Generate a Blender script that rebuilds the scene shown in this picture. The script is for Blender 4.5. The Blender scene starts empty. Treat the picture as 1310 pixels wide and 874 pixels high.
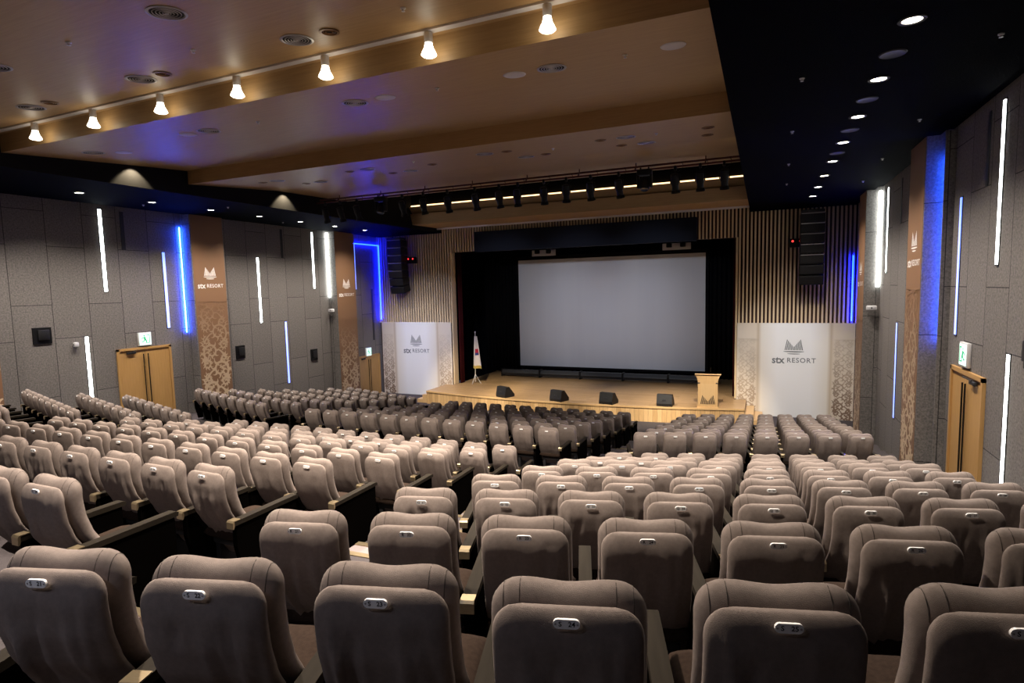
import bpy, bmesh, math, random
from mathutils import Vector, Matrix, Euler
PI = math.pi
rnd = random.Random(7)
SC = bpy.context.scene
COL = SC.collection

# ------------------------------------------------------------------ helpers
class MB:
    """collects geometry for ONE mesh object"""
    def __init__(s): s.v = []; s.f = []; s.m = []
    def add(s, vs, fs, mi=0):
        o = len(s.v); s.v += [tuple(p) for p in vs]
        for f in fs: s.f.append(tuple(i + o for i in f)); s.m.append(mi)
        return s
    def box(s, c, d, rot=None, mi=0):
        x, y, z = d[0] / 2, d[1] / 2, d[2] / 2
        vs = [Vector(p) for p in ((-x,-y,-z),(x,-y,-z),(x,y,-z),(-x,y,-z),(-x,-y,z),(x,-y,z),(x,y,z),(-x,y,z))]
        if rot: vs = [rot @ p for p in vs]
        vs = [p + Vector(c) for p in vs]
        return s.add(vs, [(3,2,1,0),(4,5,6,7),(0,1,5,4),(1,2,6,5),(2,3,7,6),(3,0,4,7)], mi)
    def span(s, x0, x1, y0, y1, z0, z1, mi=0):
        return s.box(((x0+x1)/2,(y0+y1)/2,(z0+z1)/2), (abs(x1-x0),abs(y1-y0),abs(z1-z0)), None, mi)
    def rbox(s, c, d, r=.01, rot=None, mi=0, seg=2):
        bm = bmesh.new(); bmesh.ops.create_cube(bm, size=1)
        for v in bm.verts: v.co = Vector((v.co.x*d[0], v.co.y*d[1], v.co.z*d[2]))
        bmesh.ops.bevel(bm, geom=bm.edges[:], offset=r, segments=seg, affect='EDGES', profile=.5)
        bm.verts.ensure_lookup_table(); bm.verts.index_update()
        vs = [(rot @ v.co if rot else v.co) + Vector(c) for v in bm.verts]
        s.add(vs, [[v.index for v in f.verts] for f in bm.faces], mi); bm.free(); return s
    def prism(s, pts, axis, a0, a1, mi=0):
        """polygon (2D points) extruded along axis between a0 and a1"""
        def P(p, a):
            return {'x': (a, p[0], p[1]), 'y': (p[0], a, p[1]), 'z': (p[0], p[1], a)}[axis]
        n = len(pts); vs = [P(p, a0) for p in pts] + [P(p, a1) for p in pts]
        fs = [tuple(range(n))[::-1], tuple(range(n, 2*n))] + [(i, (i+1) % n, n+(i+1) % n, n+i) for i in range(n)]
        return s.add(vs, fs, mi)
    def lathe(s, prof, c=(0,0,0), seg=20, rot=None, mi=0, cap=True):
        vs = []; fs = []
        for r, z in prof:
            for k in range(seg):
                a = 2*PI*k/seg; p = Vector((r*math.cos(a), r*math.sin(a), z))
                vs.append((rot @ p if rot else p) + Vector(c))
        for i in range(len(prof)-1):
            for k in range(seg):
                k2 = (k+1) % seg; fs.append((i*seg+k, i*seg+k2, (i+1)*seg+k2, (i+1)*seg+k))
        if cap:
            if prof[0][0] > 1e-5: fs.append(tuple(range(seg))[::-1])
            if prof[-1][0] > 1e-5: fs.append(tuple((len(prof)-1)*seg + k for k in range(seg)))
        return s.add(vs, fs, mi)
    def tube(s, pts, r, seg=8, mi=0):
        pts = [Vector(p) for p in pts]; n = len(pts); vs = []; fs = []
        for i, p in enumerate(pts):
            t = (pts[min(i+1, n-1)] - pts[max(i-1, 0)]).normalized()
            a = Vector((0,0,1)) if abs(t.z) < .9 else Vector((1,0,0))
            u = t.cross(a).normalized(); w = t.cross(u)
            rr = r[i] if isinstance(r, (list, tuple)) else r
            for k in range(seg):
                q = 2*PI*k/seg; vs.append(p + (u*math.cos(q) + w*math.sin(q))*rr)
        for i in range(n-1):
            for k in range(seg):
                k2 = (k+1) % seg; fs.append((i*seg+k, i*seg+k2, (i+1)*seg+k2, (i+1)*seg+k))
        fs.append(tuple(range(seg))[::-1]); fs.append(tuple((n-1)*seg+k for k in range(seg)))
        return s.add(vs, fs, mi)
    def mesh(s, name, mats, smooth=False):
        me = bpy.data.meshes.new(name); me.from_pydata(s.v, [], s.f)
        for m in (mats if isinstance(mats, (list, tuple)) else [mats]): me.materials.append(m)
        me.polygons.foreach_set('material_index', s.m)
        bm = bmesh.new(); bm.from_mesh(me); bmesh.ops.recalc_face_normals(bm, faces=bm.faces[:]); bm.to_mesh(me); bm.free()
        if smooth:
            me.polygons.foreach_set('use_smooth', [True]*len(me.polygons))
            if smooth != 'all': me.set_sharp_from_angle(angle=math.radians(40))
        me.update(); return me
    def build(s, name, mats, parent=None, smooth=False, loc=None):
        return link(name, s.mesh(name, mats, smooth), parent, loc)
def link(name, data, parent=None, loc=None):
    o = bpy.data.objects.new(name, data); COL.objects.link(o)
    if parent: o.parent = parent
    if loc: o.location = loc
    return o
def tag(o, label, cat, group=None):
    o['label'] = label; o['category'] = cat
    if group: o['group'] = group
    return o
def thing(name, label, cat, loc=(0,0,0), rz=0, group=None):
    o = bpy.data.objects.new(name, None); COL.objects.link(o); o.location = loc; o.rotation_euler = (0,0,rz)
    o.empty_display_size = .1
    return tag(o, label, cat, group)
def struct(name, mb, mats, smooth=False):
    o = mb.build(name, mats, None, smooth); o['kind'] = 'structure'; return o
def copy_tree(o, parent=None):
    c = o.copy(); COL.objects.link(c)
    if parent: c.parent = parent
    for ch in list(o.children): copy_tree(ch, c)
    return c
ORD = ['zeroth','first','second','third','fourth','fifth','sixth','seventh','eighth','ninth','tenth','eleventh','twelfth','thirteenth','fourteenth','fifteenth','sixteenth','seventeenth','eighteenth']

# ------------------------------------------------------------------ materials
def newmat(name):
    m = bpy.data.materials.new(name); m.use_nodes = True; nt = m.node_tree; return m, nt, nt.nodes['Principled BSDF']
def pbr(name, col, rough=.6, metal=0, spec=.5, emit=None, estr=0):
    m, nt, b = newmat(name)
    b.inputs['Base Color'].default_value = (*col, 1); b.inputs['Roughness'].default_value = rough
    b.inputs['Metallic'].default_value = metal; b.inputs['Specular IOR Level'].default_value = spec
    if emit: b.inputs['Emission Color'].default_value = (*emit, 1); b.inputs['Emission Strength'].default_value = estr
    return m
def noisy(name, c1, c2, scale, rough=.7, bump=0, bscale=None, vec=(1,1,1), metal=0, spec=.4, detail=3):
    m, nt, b = newmat(name); N = nt.nodes; L = nt.links
    tc = N.new('ShaderNodeTexCoord'); mp = N.new('ShaderNodeMapping'); mp.inputs['Scale'].default_value = vec
    L.new(tc.outputs['Object'], mp.inputs['Vector'])
    n = N.new('ShaderNodeTexNoise'); n.inputs['Scale'].default_value = scale; n.inputs['Detail'].default_value = detail
    L.new(mp.outputs[0], n.inputs['Vector'])
    r = N.new('ShaderNodeValToRGB'); r.color_ramp.elements[0].position = .3; r.color_ramp.elements[1].position = .7
    r.color_ramp.elements[0].color = (*c1, 1); r.color_ramp.elements[1].color = (*c2, 1)
    L.new(n.outputs['Fac'], r.inputs['Fac']); L.new(r.outputs[0], b.inputs['Base Color'])
    b.inputs['Roughness'].default_value = rough; b.inputs['Metallic'].default_value = metal; b.inputs['Specular IOR Level'].default_value = spec
    if bump:
        n2 = N.new('ShaderNodeTexNoise'); n2.inputs['Scale'].default_value = bscale or scale*4; n2.inputs['Detail'].default_value = 4
        L.new(mp.outputs[0], n2.inputs['Vector']); bp = N.new('ShaderNodeBump'); bp.inputs['Strength'].default_value = bump; bp.inputs['Distance'].default_value = .01
        L.new(n2.outputs['Fac'], bp.inputs['Height']); L.new(bp.outputs[0], b.inputs['Normal'])
    return m
def emis(name, col, s, base=(.8,.8,.8)): return pbr(name, base, .5, 0, .3, col, s)
FABRIC = noisy('seat_fabric', (.195,.160,.143), (.230,.190,.170), 60, .92, .25, 500, spec=.12)
FABRIC_IN = noisy('seat_fabric_front', (.195,.160,.143), (.230,.190,.170), 60, .92, .25, 500, spec=.12)
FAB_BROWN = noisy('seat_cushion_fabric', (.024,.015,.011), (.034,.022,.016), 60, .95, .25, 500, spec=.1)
SEAM = pbr('seam_thread', (.05,.04,.035), .9)
PLATE = pbr('plate_metal', (.93,.93,.93), .3, 0)
INK = pbr('plate_ink', (.015,.015,.02), .6)
BRONZE = noisy('armrest_top', (.013,.010,.0065), (.020,.016,.011), 30, .75, vec=(1,.1,1), spec=.12)
BRASS = noisy('brushed_brass', (.42,.33,.20), (.52,.42,.27), 40, .33, metal=.85, vec=(1,20,20))
ARMPANEL = pbr('arm_side_panel', (.002,.0017,.0015), .9, 0, .0)
STEEL_DARK = pbr('dark_steel', (.03,.03,.032), .5, .4)
CARPET = noisy('carpet', (.05,.044,.046), (.085,.075,.078), 220, .97, .3, 600, spec=.05)
def step_mat():
    m, nt, b = newmat('step_carpet'); N = nt.nodes; L = nt.links
    tc = N.new('ShaderNodeTexCoord'); v = N.new('ShaderNodeTexVoronoi'); v.inputs['Scale'].default_value = 14
    L.new(tc.outputs['Object'], v.inputs['Vector']); r = N.new('ShaderNodeValToRGB')
    r.color_ramp.elements[0].position = .12; r.color_ramp.elements[0].color = (.75,.7,.7,1)
    r.color_ramp.elements[1].position = .16; r.color_ramp.elements[1].color = (.22,.18,.18,1)
    L.new(v.outputs['Distance'], r.inputs['Fac']); L.new(r.outputs[0], b.inputs['Base Color']); b.inputs['Roughness'].default_value = .9
    return m
STEPC = step_mat()
def veneer(name, c1, c2, rough=.36, axis=0, sc=1.0):
    m, nt, b = newmat(name); N = nt.nodes; L = nt.links
    tc = N.new('ShaderNodeTexCoord'); mp = N.new('ShaderNodeMapping')
    s = [26*sc, 26*sc, 26*sc]; s[axis] = 1.1*sc; mp.inputs['Scale'].default_value = s
    L.new(tc.outputs['Object'], mp.inputs['Vector'])
    n = N.new('ShaderNodeTexNoise'); n.inputs['Scale'].default_value = 1.6; n.inputs['Detail'].default_value = 6; n.inputs['Roughness'].default_value = .65
    L.new(mp.outputs[0], n.inputs['Vector']); r = N.new('ShaderNodeValToRGB')
    r.color_ramp.elements[0].position = .3; r.color_ramp.elements[1].position = .72
    r.color_ramp.elements[0].color = (*c1, 1); r.color_ramp.elements[1].color = (*c2, 1)
    L.new(n.outputs['Fac'], r.inputs['Fac']); L.new(r.outputs[0], b.inputs['Base Color'])
    bp = N.new('ShaderNodeBump'); bp.inputs['Strength'].default_value = .12; bp.inputs['Distance'].default_value = .004
    L.new(n.outputs['Fac'], bp.inputs['Height']); L.new(bp.outputs[0], b.inputs['Normal'])
    b.inputs['Roughness'].default_value = rough; b.inputs['Specular IOR Level'].default_value = .5
    return m
CEILWOOD = veneer('ceiling_veneer', (.385,.24,.105), (.475,.31,.145), .48, 0)
DOORWOOD = veneer('door_veneer', (.42,.235,.075), (.52,.30,.11), .4, 2)
LECTWOOD = veneer('lectern_veneer', (.52,.33,.15), (.62,.41,.20), .4, 2)
def planks(name, c1, c2, c3, w, ln, rough, axis='xy'):
    m, nt, b = newmat(name); N = nt.nodes; L = nt.links
    tc = N.new('ShaderNodeTexCoord'); sx = N.new('ShaderNodeSeparateXYZ'); cx = N.new('ShaderNodeCombineXYZ')
    L.new(tc.outputs['Object'], sx.inputs[0])
    a, c = axis
    L.new(sx.outputs['XYZ'.index(a.upper())], cx.inputs[0]); L.new(sx.outputs['XYZ'.index(c.upper())], cx.inputs[1])
    br = N.new('ShaderNodeTexBrick'); br.inputs['Scale'].default_value = 1; br.inputs['Brick Width'].default_value = ln; br.inputs['Row Height'].default_value = w
    br.inputs['Mortar Size'].default_value = .004; br.inputs['Color1'].default_value = (*c1,1); br.inputs['Color2'].default_value = (*c2,1); br.inputs['Mortar'].default_value = (*c3,1); br.inputs['Bias'].default_value = 0
    L.new(cx.outputs[0], br.inputs['Vector'])
    n = N.new('ShaderNodeTexNoise'); n.inputs['Scale'].default_value = 3; n.inputs['Detail'].default_value = 5
    mp = N.new('ShaderNodeMapping'); mp.inputs['Scale'].default_value = (1.2, 12, 1); L.new(cx.outputs[0], mp.inputs['Vector']); L.new(mp.outputs[0], n.inputs['Vector'])
    mx = N.new('ShaderNodeMix'); mx.data_type = 'RGBA'; mx.blend_type = 'MULTIPLY'; mx.inputs['Factor'].default_value = .5
    L.new(br.outputs['Color'], mx.inputs['A']); L.new(n.outputs['Fac'], mx.inputs['B']); L.new(mx.outputs['Result'], b.inputs['Base Color'])
    b.inputs['Roughness'].default_value = rough
    return m
STAGEFLOOR = planks('stage_floor_boards', (.62,.40,.20), (.50,.31,.14), (.22,.13,.06), .12, 1.6, .38, 'xy')
STAGEFRONT = planks('stage_front_boards', (.85,.56,.27), (.62,.38,.16), (.3,.17,.08), .16, 3, .5, 'zx')
def acoustic(name, a, c):
    m, nt, b = newmat(name); N = nt.nodes; L = nt.links
    tc = N.new('ShaderNodeTexCoord'); sx = N.new('ShaderNodeSeparateXYZ'); cx = N.new('ShaderNodeCombineXYZ')
    L.new(tc.outputs['Object'], sx.inputs[0]); L.new(sx.outputs[a], cx.inputs[1]); L.new(sx.outputs[c], cx.inputs[0])
    br = N.new('ShaderNodeTexBrick'); br.inputs['Scale'].default_value = 1; br.inputs['Brick Width'].default_value = 2.4; br.inputs['Row Height'].default_value = .9
    br.inputs['Mortar Size'].default_value = .008; br.inputs['Mortar Smooth'].default_value = .1; br.offset = .37
    br.inputs['Color1'].default_value = (.215,.20,.19,1); br.inputs['Color2'].default_value = (.190,.176,.168,1); br.inputs['Mortar'].default_value = (.05,.047,.048,1)
    L.new(cx.outputs[0], br.inputs['Vector'])
    n = N.new('ShaderNodeTexNoise'); n.inputs['Scale'].default_value = 26; n.inputs['Detail'].default_value = 6; n.inputs['Roughness'].default_value = .8
    L.new(tc.outputs['Object'], n.inputs['Vector']); r = N.new('ShaderNodeValToRGB')
    r.color_ramp.elements[0].position = .34; r.color_ramp.elements[0].color = (.50,.50,.50,1); r.color_ramp.elements[1].position = .62; r.color_ramp.elements[1].color = (1.15,1.13,1.1,1)
    L.new(n.outputs['Fac'], r.inputs['Fac'])
    mx = N.new('ShaderNodeMix'); mx.data_type = 'RGBA'; mx.blend_type = 'MULTIPLY'; mx.inputs['Factor'].default_value = 1
    L.new(br.outputs['Color'], mx.inputs['A']); L.new(r.outputs[0], mx.inputs['B']); L.new(mx.outputs['Result'], b.inputs['Base Color'])
    bp = N.new('ShaderNodeBump'); bp.inputs['Strength'].default_value = .5; bp.inputs['Distance'].default_value = .01; L.new(n.outputs['Fac'], bp.inputs['Height']); L.new(bp.outputs[0], b.inputs['Normal'])
    b.inputs['Roughness'].default_value = .95; b.inputs['Specular IOR Level'].default_value = .15
    return m
WALLM = acoustic('wall_acoustic_board', 1, 2)
WALLX = acoustic('wall_acoustic_board_end', 0, 2)
SOFFIT = noisy('dark_soffit_board', (.0003,.0004,.0018), (.0006,.0008,.003), 40, .85, .4, 70, spec=.02)
SOFFACE = noisy('dark_fascia_board', (.010,.010,.011), (.015,.015,.016), 60, .8, .3, 90, spec=.05)
BLACK = pbr('black_void', (.004,.004,.005), .9, spec=.1)
BLACKCLOTH = noisy('black_drape', (.004,.004,.005), (.009,.009,.011), 20, .95, spec=.05)
NAVY = noisy('dark_masking_cloth', (.005,.0065,.013), (.007,.009,.018), 30, .8, spec=.2)
RED = noisy('red_velvet', (.035,.002,.003), (.06,.004,.005), 20, .85, spec=.2)
RIB = veneer('slat_wood', (.64,.48,.27), (.74,.58,.35), .5, 2)
RIBBACK = pbr('slat_backing', (.045,.018,.012), .8)
WHITEMET = pbr('white_metal', (.72,.71,.72), .4, .2)
SPKGRILL = pbr('speaker_white_grille', (.62,.58,.56), .6)
GRILLE = pbr('air_grille_metal', (.42,.40,.40), .45, .3)
GRILLEDK = pbr('air_grille_gap', (.006,.005,.005), .9)
COPPER = pbr('bronze_ring', (.20,.10,.035), .4, .5)
GLOW_WHITE = emis('led_white', (.93,1,.98), 7.5)
GLOW_BLUE = emis('led_blue', (.014,.075,1), 105)
GLOW_CORNER = emis('corner_blue', (.001,.006,1), 60)
GLOW_TUBE = emis('white_tube', (.93,1,.98), 9)
GLOW_BLUEW = emis('led_pale_blue', (.09,.19,1), 1.7)
GLOW_WARM = emis('lamp_glass', (1,.88,.68), 5)
GLOW_DOWN = emis('downlight_lens', (1,.90,.72), 16)
GLOW_COVE = emis('cove_tube', (1,.66,.32), 1.9)
EXITGLOW = emis('exit_panel', (.62,1,.84), .75)
EXITGREEN = emis('exit_symbol', (.02,.5,.22), .35, (.02,.35,.15))
REDLED = emis('red_led', (1,.02,.02), 1.6)
BLACKPLASTIC = pbr('black_plastic', (.004,.004,.005), .55, 0, .25)
SPKBOX = noisy('speaker_cabinet_black', (.005,.005,.006), (.009,.009,.010), 90, .55, .2, 200)
SPKMESH = noisy('speaker_front_mesh', (.010,.010,.010), (.017,.017,.017), 300, .5, .3, 500, metal=.3)
SCREENM = noisy('screen_cloth', (.62,.63,.68), (.66,.67,.71), 1.2, .8, vec=(1,1,.05), spec=.2)
TRUSSRED = pbr('truss_pipe_red', (.075,.012,.010), .5, .2)
PRINTBROWN = pbr('banner_brown', (.225,.12,.062), .6)
def fadeprint(name, c0, c1, h0, h1):
    """printed ink whose tint changes along the height of the banner"""
    m, nt, b = newmat(name); N = nt.nodes; L = nt.links
    tc = N.new('ShaderNodeTexCoord'); sx = N.new('ShaderNodeSeparateXYZ'); L.new(tc.outputs['Object'], sx.inputs[0])
    mr = N.new('ShaderNodeMapRange'); mr.inputs['From Min'].default_value = h0; mr.inputs['From Max'].default_value = h1; L.new(sx.outputs[1], mr.inputs['Value'])
    mx = N.new('ShaderNodeMix'); mx.data_type = 'RGBA'; mx.inputs['A'].default_value = (*c0,1); mx.inputs['B'].default_value = (*c1,1)
    L.new(mr.outputs[0], mx.inputs['Factor']); L.new(mx.outputs['Result'], b.inputs['Base Color']); b.inputs['Roughness'].default_value = .6
    return m
PRINTLIGHT = fadeprint('banner_scroll_print', (.66,.50,.33), (.235,.127,.066), .6, 3.7)
PRINTWHITE = pbr('banner_white_print', (.85,.80,.75), .6)
PRINTGREY = pbr('banner_grey_print', (.16,.17,.17), .6)
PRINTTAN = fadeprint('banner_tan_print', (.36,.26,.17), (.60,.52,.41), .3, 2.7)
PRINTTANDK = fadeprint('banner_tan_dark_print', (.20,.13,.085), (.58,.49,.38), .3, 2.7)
def panel_print():
    m, nt, b = newmat('wall_panel_print'); N = nt.nodes; L = nt.links
    tc = N.new('ShaderNodeTexCoord'); sx = N.new('ShaderNodeSeparateXYZ'); L.new(tc.outputs['Generated'], sx.inputs[0])
    r = N.new('ShaderNodeValToRGB'); cr = r.color_ramp
    stops = [(0,(.66,.58,.47)),(.17,(.66,.57,.45)),(.19,(.52,.42,.30)),(.22,(.74,.69,.60)),(.36,(.82,.81,.78)),(.64,(.82,.81,.78)),(.78,(.74,.69,.60)),(.81,(.52,.42,.30)),(.83,(.66,.57,.45)),(1,(.66,.58,.47))]
    while len(cr.elements) < len(stops): cr.elements.new(.5)
    for e, (p, c) in zip(cr.elements, stops): e.position = p; e.color = (*c, 1)
    L.new(sx.outputs[0], r.inputs['Fac']); L.new(r.outputs[0], b.inputs['Base Color']); b.inputs['Roughness'].default_value = .55
    return m
PANELPRINT = panel_print()

# ------------------------------------------------------------------ hall layout
PITCH = .55; PHI = math.radians(16.43)
ROWS = 'SRQPONMLKJIHGFE'
RY = dict(zip(ROWS, (.86,1.92,3.00,4.09,5.17,6.25,7.37,8.48,10.60,11.79,12.92,14.00,15.23,16.25,17.42)))
RF = dict(zip(ROWS, (3.15,2.89,2.64,2.39,2.14,1.90,1.61,1.36,1.17,.95,.76,.57,.37,.23,.06)))
def seat_pose(row, n):
    Y = RY[row]
    if 9 <= n <= 20: return ((n-14.5)*PITCH, Y, RF[row], 0)
    sg = 1 if n > 20 else -1; k = n-21 if n > 20 else 8-n
    X = 4.92+.0027*(Y-5); Yb = Y+.146+.0116*(Y-5)
    return (sg*(X+k*PITCH*math.cos(PHI)), Yb+k*PITCH*math.sin(PHI), RF[row], sg*PHI)
def rowline(Y, X):
    a = abs(X); s = .146+.0116*(Y-5)
    if a <= 3.3: return Y
    if a >= 4.65: return Y+s+(a-4.92)*math.tan(PHI)
    t = (a-3.3)/1.35; return Y+t*(s-.27*math.tan(PHI))
XS = [-10.3,-8.5,-6.5,-4.65,-3.3,3.3,4.65,6.5,8.5,10.3]
# tiered floor -----------------------------------------------------
fl = MB(); backs = [-3.2]+[RY[r]-.16 for r in ROWS[1:]]+[None]
def bline(i, X):
    if i == 0: return -3.4
    if i == len(ROWS): return 26 if False else 24.2
    off = .16 if i != 8 else 1.02
    return rowline(RY[ROWS[i]]-off, X)
for i, r in enumerate(ROWS):
    for a, b in zip(XS[:-1], XS[1:]):
        z = RF[r]; y0a, y0b, y1a, y1b = bline(i,a), bline(i,b), bline(i+1,a), bline(i+1,b)
        fl.add([(a,y0a,z),(b,y0b,z),(b,y1b,z),(a,y1a,z)], [(0,1,2,3)])
        z2 = RF[ROWS[i+1]] if i+1 < len(ROWS) else -.3
        fl.add([(a,y1a,z),(b,y1b,z),(b,y1b,z2),(a,y1a,z2)], [(0,1,2,3)])
struct('floor', fl, CARPET)
# aisle steps --------------------------------------------------------
def aisle_step(i, sg):
    lo, hi = ROWS[i+1], ROWS[i]; d = RF[hi]-RF[lo]
    xa, xb = (3.36, 4.30) if sg > 0 else (-4.30, -3.36)
    ya, yb = bline(i+1, xa), bline(i+1, xb)
    side = 'lectern-side' if sg > 0 else 'flag-side'
    where = f'{ORD[8-i]} flight above the cross aisle' if i < 8 else f'{ORD[i-7]} flight below the cross aisle'
    t = thing('aisle_step', f'carpeted half step with brass nosing, {side} aisle, {where}', 'step', ((xa+xb)/2, (ya+yb)/2, RF[lo]), 0, 'aisle steps')
    ox, oy = (xa+xb)/2, (ya+yb)/2; w = .42
    m = MB(); z1 = d/2
    vs = [(xa-ox,ya-oy,0),(xb-ox,yb-oy,0),(xb-ox,yb-oy+w,0),(xa-ox,ya-oy+w,0)]
    m.add([*vs]+[(x,y,z1) for x,y,_ in vs], [(3,2,1,0),(4,5,6,7),(0,1,5,4),(1,2,6,5),(2,3,7,6),(3,0,4,7)])
    m.build('tread', STEPC, t)
    for yo, zz in ((w, z1), (0, d)):
        nz = MB(); p = [Vector((xa-ox, ya-oy+yo, zz)), Vector((xb-ox, yb-oy+yo, zz))]
        dx = (p[1]-p[0]).normalized(); nrm = Vector((-dx.y, dx.x, 0))
        q = [p[0]-nrm*.05, p[1]-nrm*.05, p[1]+nrm*.012, p[0]+nrm*.012]
        nz.add([v+Vector((0,0,-.03)) for v in q]+[v+Vector((0,0,.008)) for v in q], [(3,2,1,0),(4,5,6,7),(0,1,5,4),(1,2,6,5),(2,3,7,6),(3,0,4,7)])
        nz.build('nosing', BRASS, t)
for i in range(0, 7): aisle_step(i, 1)
for i in range(8, 12): aisle_step(i, 1)

# ------------------------------------------------------------------ walls
def pilaster_profile(sg):
    """outline (y, x) of a side wall with its two-step pilasters"""
    W = 10.0; d = .4; pts = [(-3.4, W)]
    for y0, y1 in ((6.35,7.6),(12.8,14.02),(19.48,20.75)):
        pts += [(y0, W), (y0, W-d), (y1, W-d), (y1, W)]
    pts.append((23.2, W)); return pts
for sg, nm in ((-1,'left'), (1,'right')):
    m = MB(); P = pilaster_profile(sg)
    for (y0,x0),(y1,x1) in zip(P[:-1], P[1:]):
        m.add([(sg*x0,y0,-.3),(sg*x1,y1,-.3),(sg*x1,y1,7.7),(sg*x0,y0,7.7)], [(0,1,2,3)], 0 if abs(y1-y0) > .05 else 1)
    m.add([(sg*10.25,-3.4,-.3),(sg*10.25,23.2,-.3),(sg*10.25,23.2,7.7),(sg*10.25,-3.4,7.7)], [(0,1,2,3)], 0)
    struct('wall_'+nm, m, [WALLM, WALLX])
    # fins that shield the pilaster tubes
    for k, y in enumerate((12.62,) if sg > 0 else ()):
        m = MB(); m.span(sg*(9.84 if sg > 0 else 9.78), sg*10.02, y-.02, y+.02, 1.2, 7.52); struct('trim_'+str((0 if sg<0 else 10)+k+1), m, WALLX)
m = MB(); m.span(-10.3,10.3,-3.6,-3.4,-.3,8.6); struct('wall_back', m, BLACKCLOTH)

# stage wall: slatted wood with the stage opening
OW, OT, SY = 6.05, 6.62, 23.0
def slat_wall(name, x0, x1, z0, z1, zr):
    m = MB(); m.span(x0, x1, SY, SY+.25, z0, z1, 0)
    n = max(1, int((x1-x0)/.128))
    for k in range(n):
        x = x0+(k+.5)*(x1-x0)/n; m.span(x-.030, x+.030, SY-.09, SY, zr, 7.75, 1)
    struct(name, m, [RIBBACK, RIB])
slat_wall('wall_stage_left', -10.2, -OW, -.3, 8.6, 3.45); slat_wall('wall_stage_right', OW, 10.2, -.3, 8.6, 3.45); slat_wall('wall_stage_top', -OW, OW, OT, 8.6, OT)
for k, (x0, x1) in enumerate(((-OW,-OW+.07),(OW-.07,OW))):
    m = MB(); m.span(x0, x1, SY-.06, SY+.3, .62, OT); struct('trim_'+str(21+k), m, RIB)
# stage box
m = MB()
m.span(-11,11,29.2,29.4,-.3,9,0); m.span(-11,-10.8,23.2,29.4,-.3,9,0); m.span(10.8,11,23.2,29.4,-.3,9,0); m.span(-11,11,23.2,29.4,8.8,9,0)
struct('wall_backstage', m, BLACK)

# ------------------------------------------------------------------ ceiling
def czone(Y):
    if Y < 10.43:
        y0 = 10.43-3.93*math.ceil((10.43-Y)/3.93-1e-6); t = Y-y0
        return 7.76+.255*min(t, 2.95)/2.95+(.075*(t-2.95)/.98 if t > 2.95 else 0)
    t = Y-10.43; return 7.76+.255*min(t,2.95)/2.95+(.09*(t-2.95)/3.2 if t > 2.95 else 0)
prof = []; starts = [10.43-3.93*k for k in (4,3,2,1,0)]
for k, y0 in enumerate(starts):
    ln = 3.93 if k < 4 else 6.15
    for t in (0, 2.95, ln): prof.append((y0+t, czone(y0+t-1e-4) if t else 7.76))
m = MB()
for (y0,z0),(y1,z1) in zip(prof[:-1], prof[1:]):
    m.add([(-6.5,y0,z0),(6.5,y0,z0),(6.5,y1,z1),(-6.5,y1,z1)], [(0,1,2,3)])
ye, ze = prof[-1]
# void for the lighting bar, then the valance and its flat end
m.add([(-6.5,ye,ze),(6.5,ye,ze),(6.5,ye,9.3),(-6.5,ye,9.3)], [(0,1,2,3)], 1)
m.add([(-6.5,ye,9.3),(6.5,ye,9.3),(6.5,20.6,9.3),(-6.5,20.6,9.3)], [(0,1,2,3)], 1)
m.add([(-6.5,20.6,9.3),(6.5,20.6,9.3),(6.5,20.6,8.44),(-6.5,20.6,8.44)], [(0,1,2,3)], 1)
m.add([(-6.5,20.6,8.44),(6.5,20.6,8.44),(6.5,20.6,8.36),(-6.5,20.6,8.36)], [(0,1,2,3)], 0)
vp = [(20.6,8.36),(20.42,8.36),(20.62,8.12),(20.62,8.09),(20.5,8.08),(20.62,7.66),(22.98,7.70)]
for (y0,z0),(y1,z1) in zip(vp[:-1], vp[1:]):
    m.add([(-6.5,y0,z0),(6.5,y0,z0),(6.5,y1,z1),(-6.5,y1,z1)], [(0,1,2,3)])
struct('ceiling', m, [CEILWOOD, BLACK])
for sg, nm in ((-1,'left'),(1,'right')):
    m = MB(); a, b = (6.45, 10.3)
    m.add([(sg*a,-3.4,7.5),(sg*9.8,-3.4,7.5),(sg*9.8,23,7.5),(sg*a,23,7.5)], [(0,1,2,3)])
    m.add([(sg*9.8,-3.4,7.5),(sg*9.8,23,7.5),(sg*9.86,23,7.58),(sg*9.86,-3.4,7.58)], [(0,1,2,3)])
    m.add([(sg*9.86,-3.4,7.58),(sg*b,-3.4,7.58),(sg*b,23,7.58),(sg*9.86,23,7.58)], [(0,1,2,3)])
    m.add([(sg*a,-3.4,7.5),(sg*a,23,7.5),(sg*a,23,9.3),(sg*a,-3.4,9.3)], [(0,1,2,3)], 1)
    struct('ceiling_soffit_'+nm, m, [SOFFIT, SOFFACE])
tr = MB(); tr.span(-6.44,6.44,22.55,22.62,7.62,7.69); o = tr.build('curtain_rail', WHITEMET)
tag(o, 'thin white metal rail along the top of the slatted stage wall', 'rail')
cv = MB(); cv.span(-6.43,6.43,20.53,20.58,8.375,8.425); o = cv.build('cove_light', GLOW_COVE)
tag(o, 'long warm cove light strip glowing behind the spotlight bar', 'light')

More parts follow.
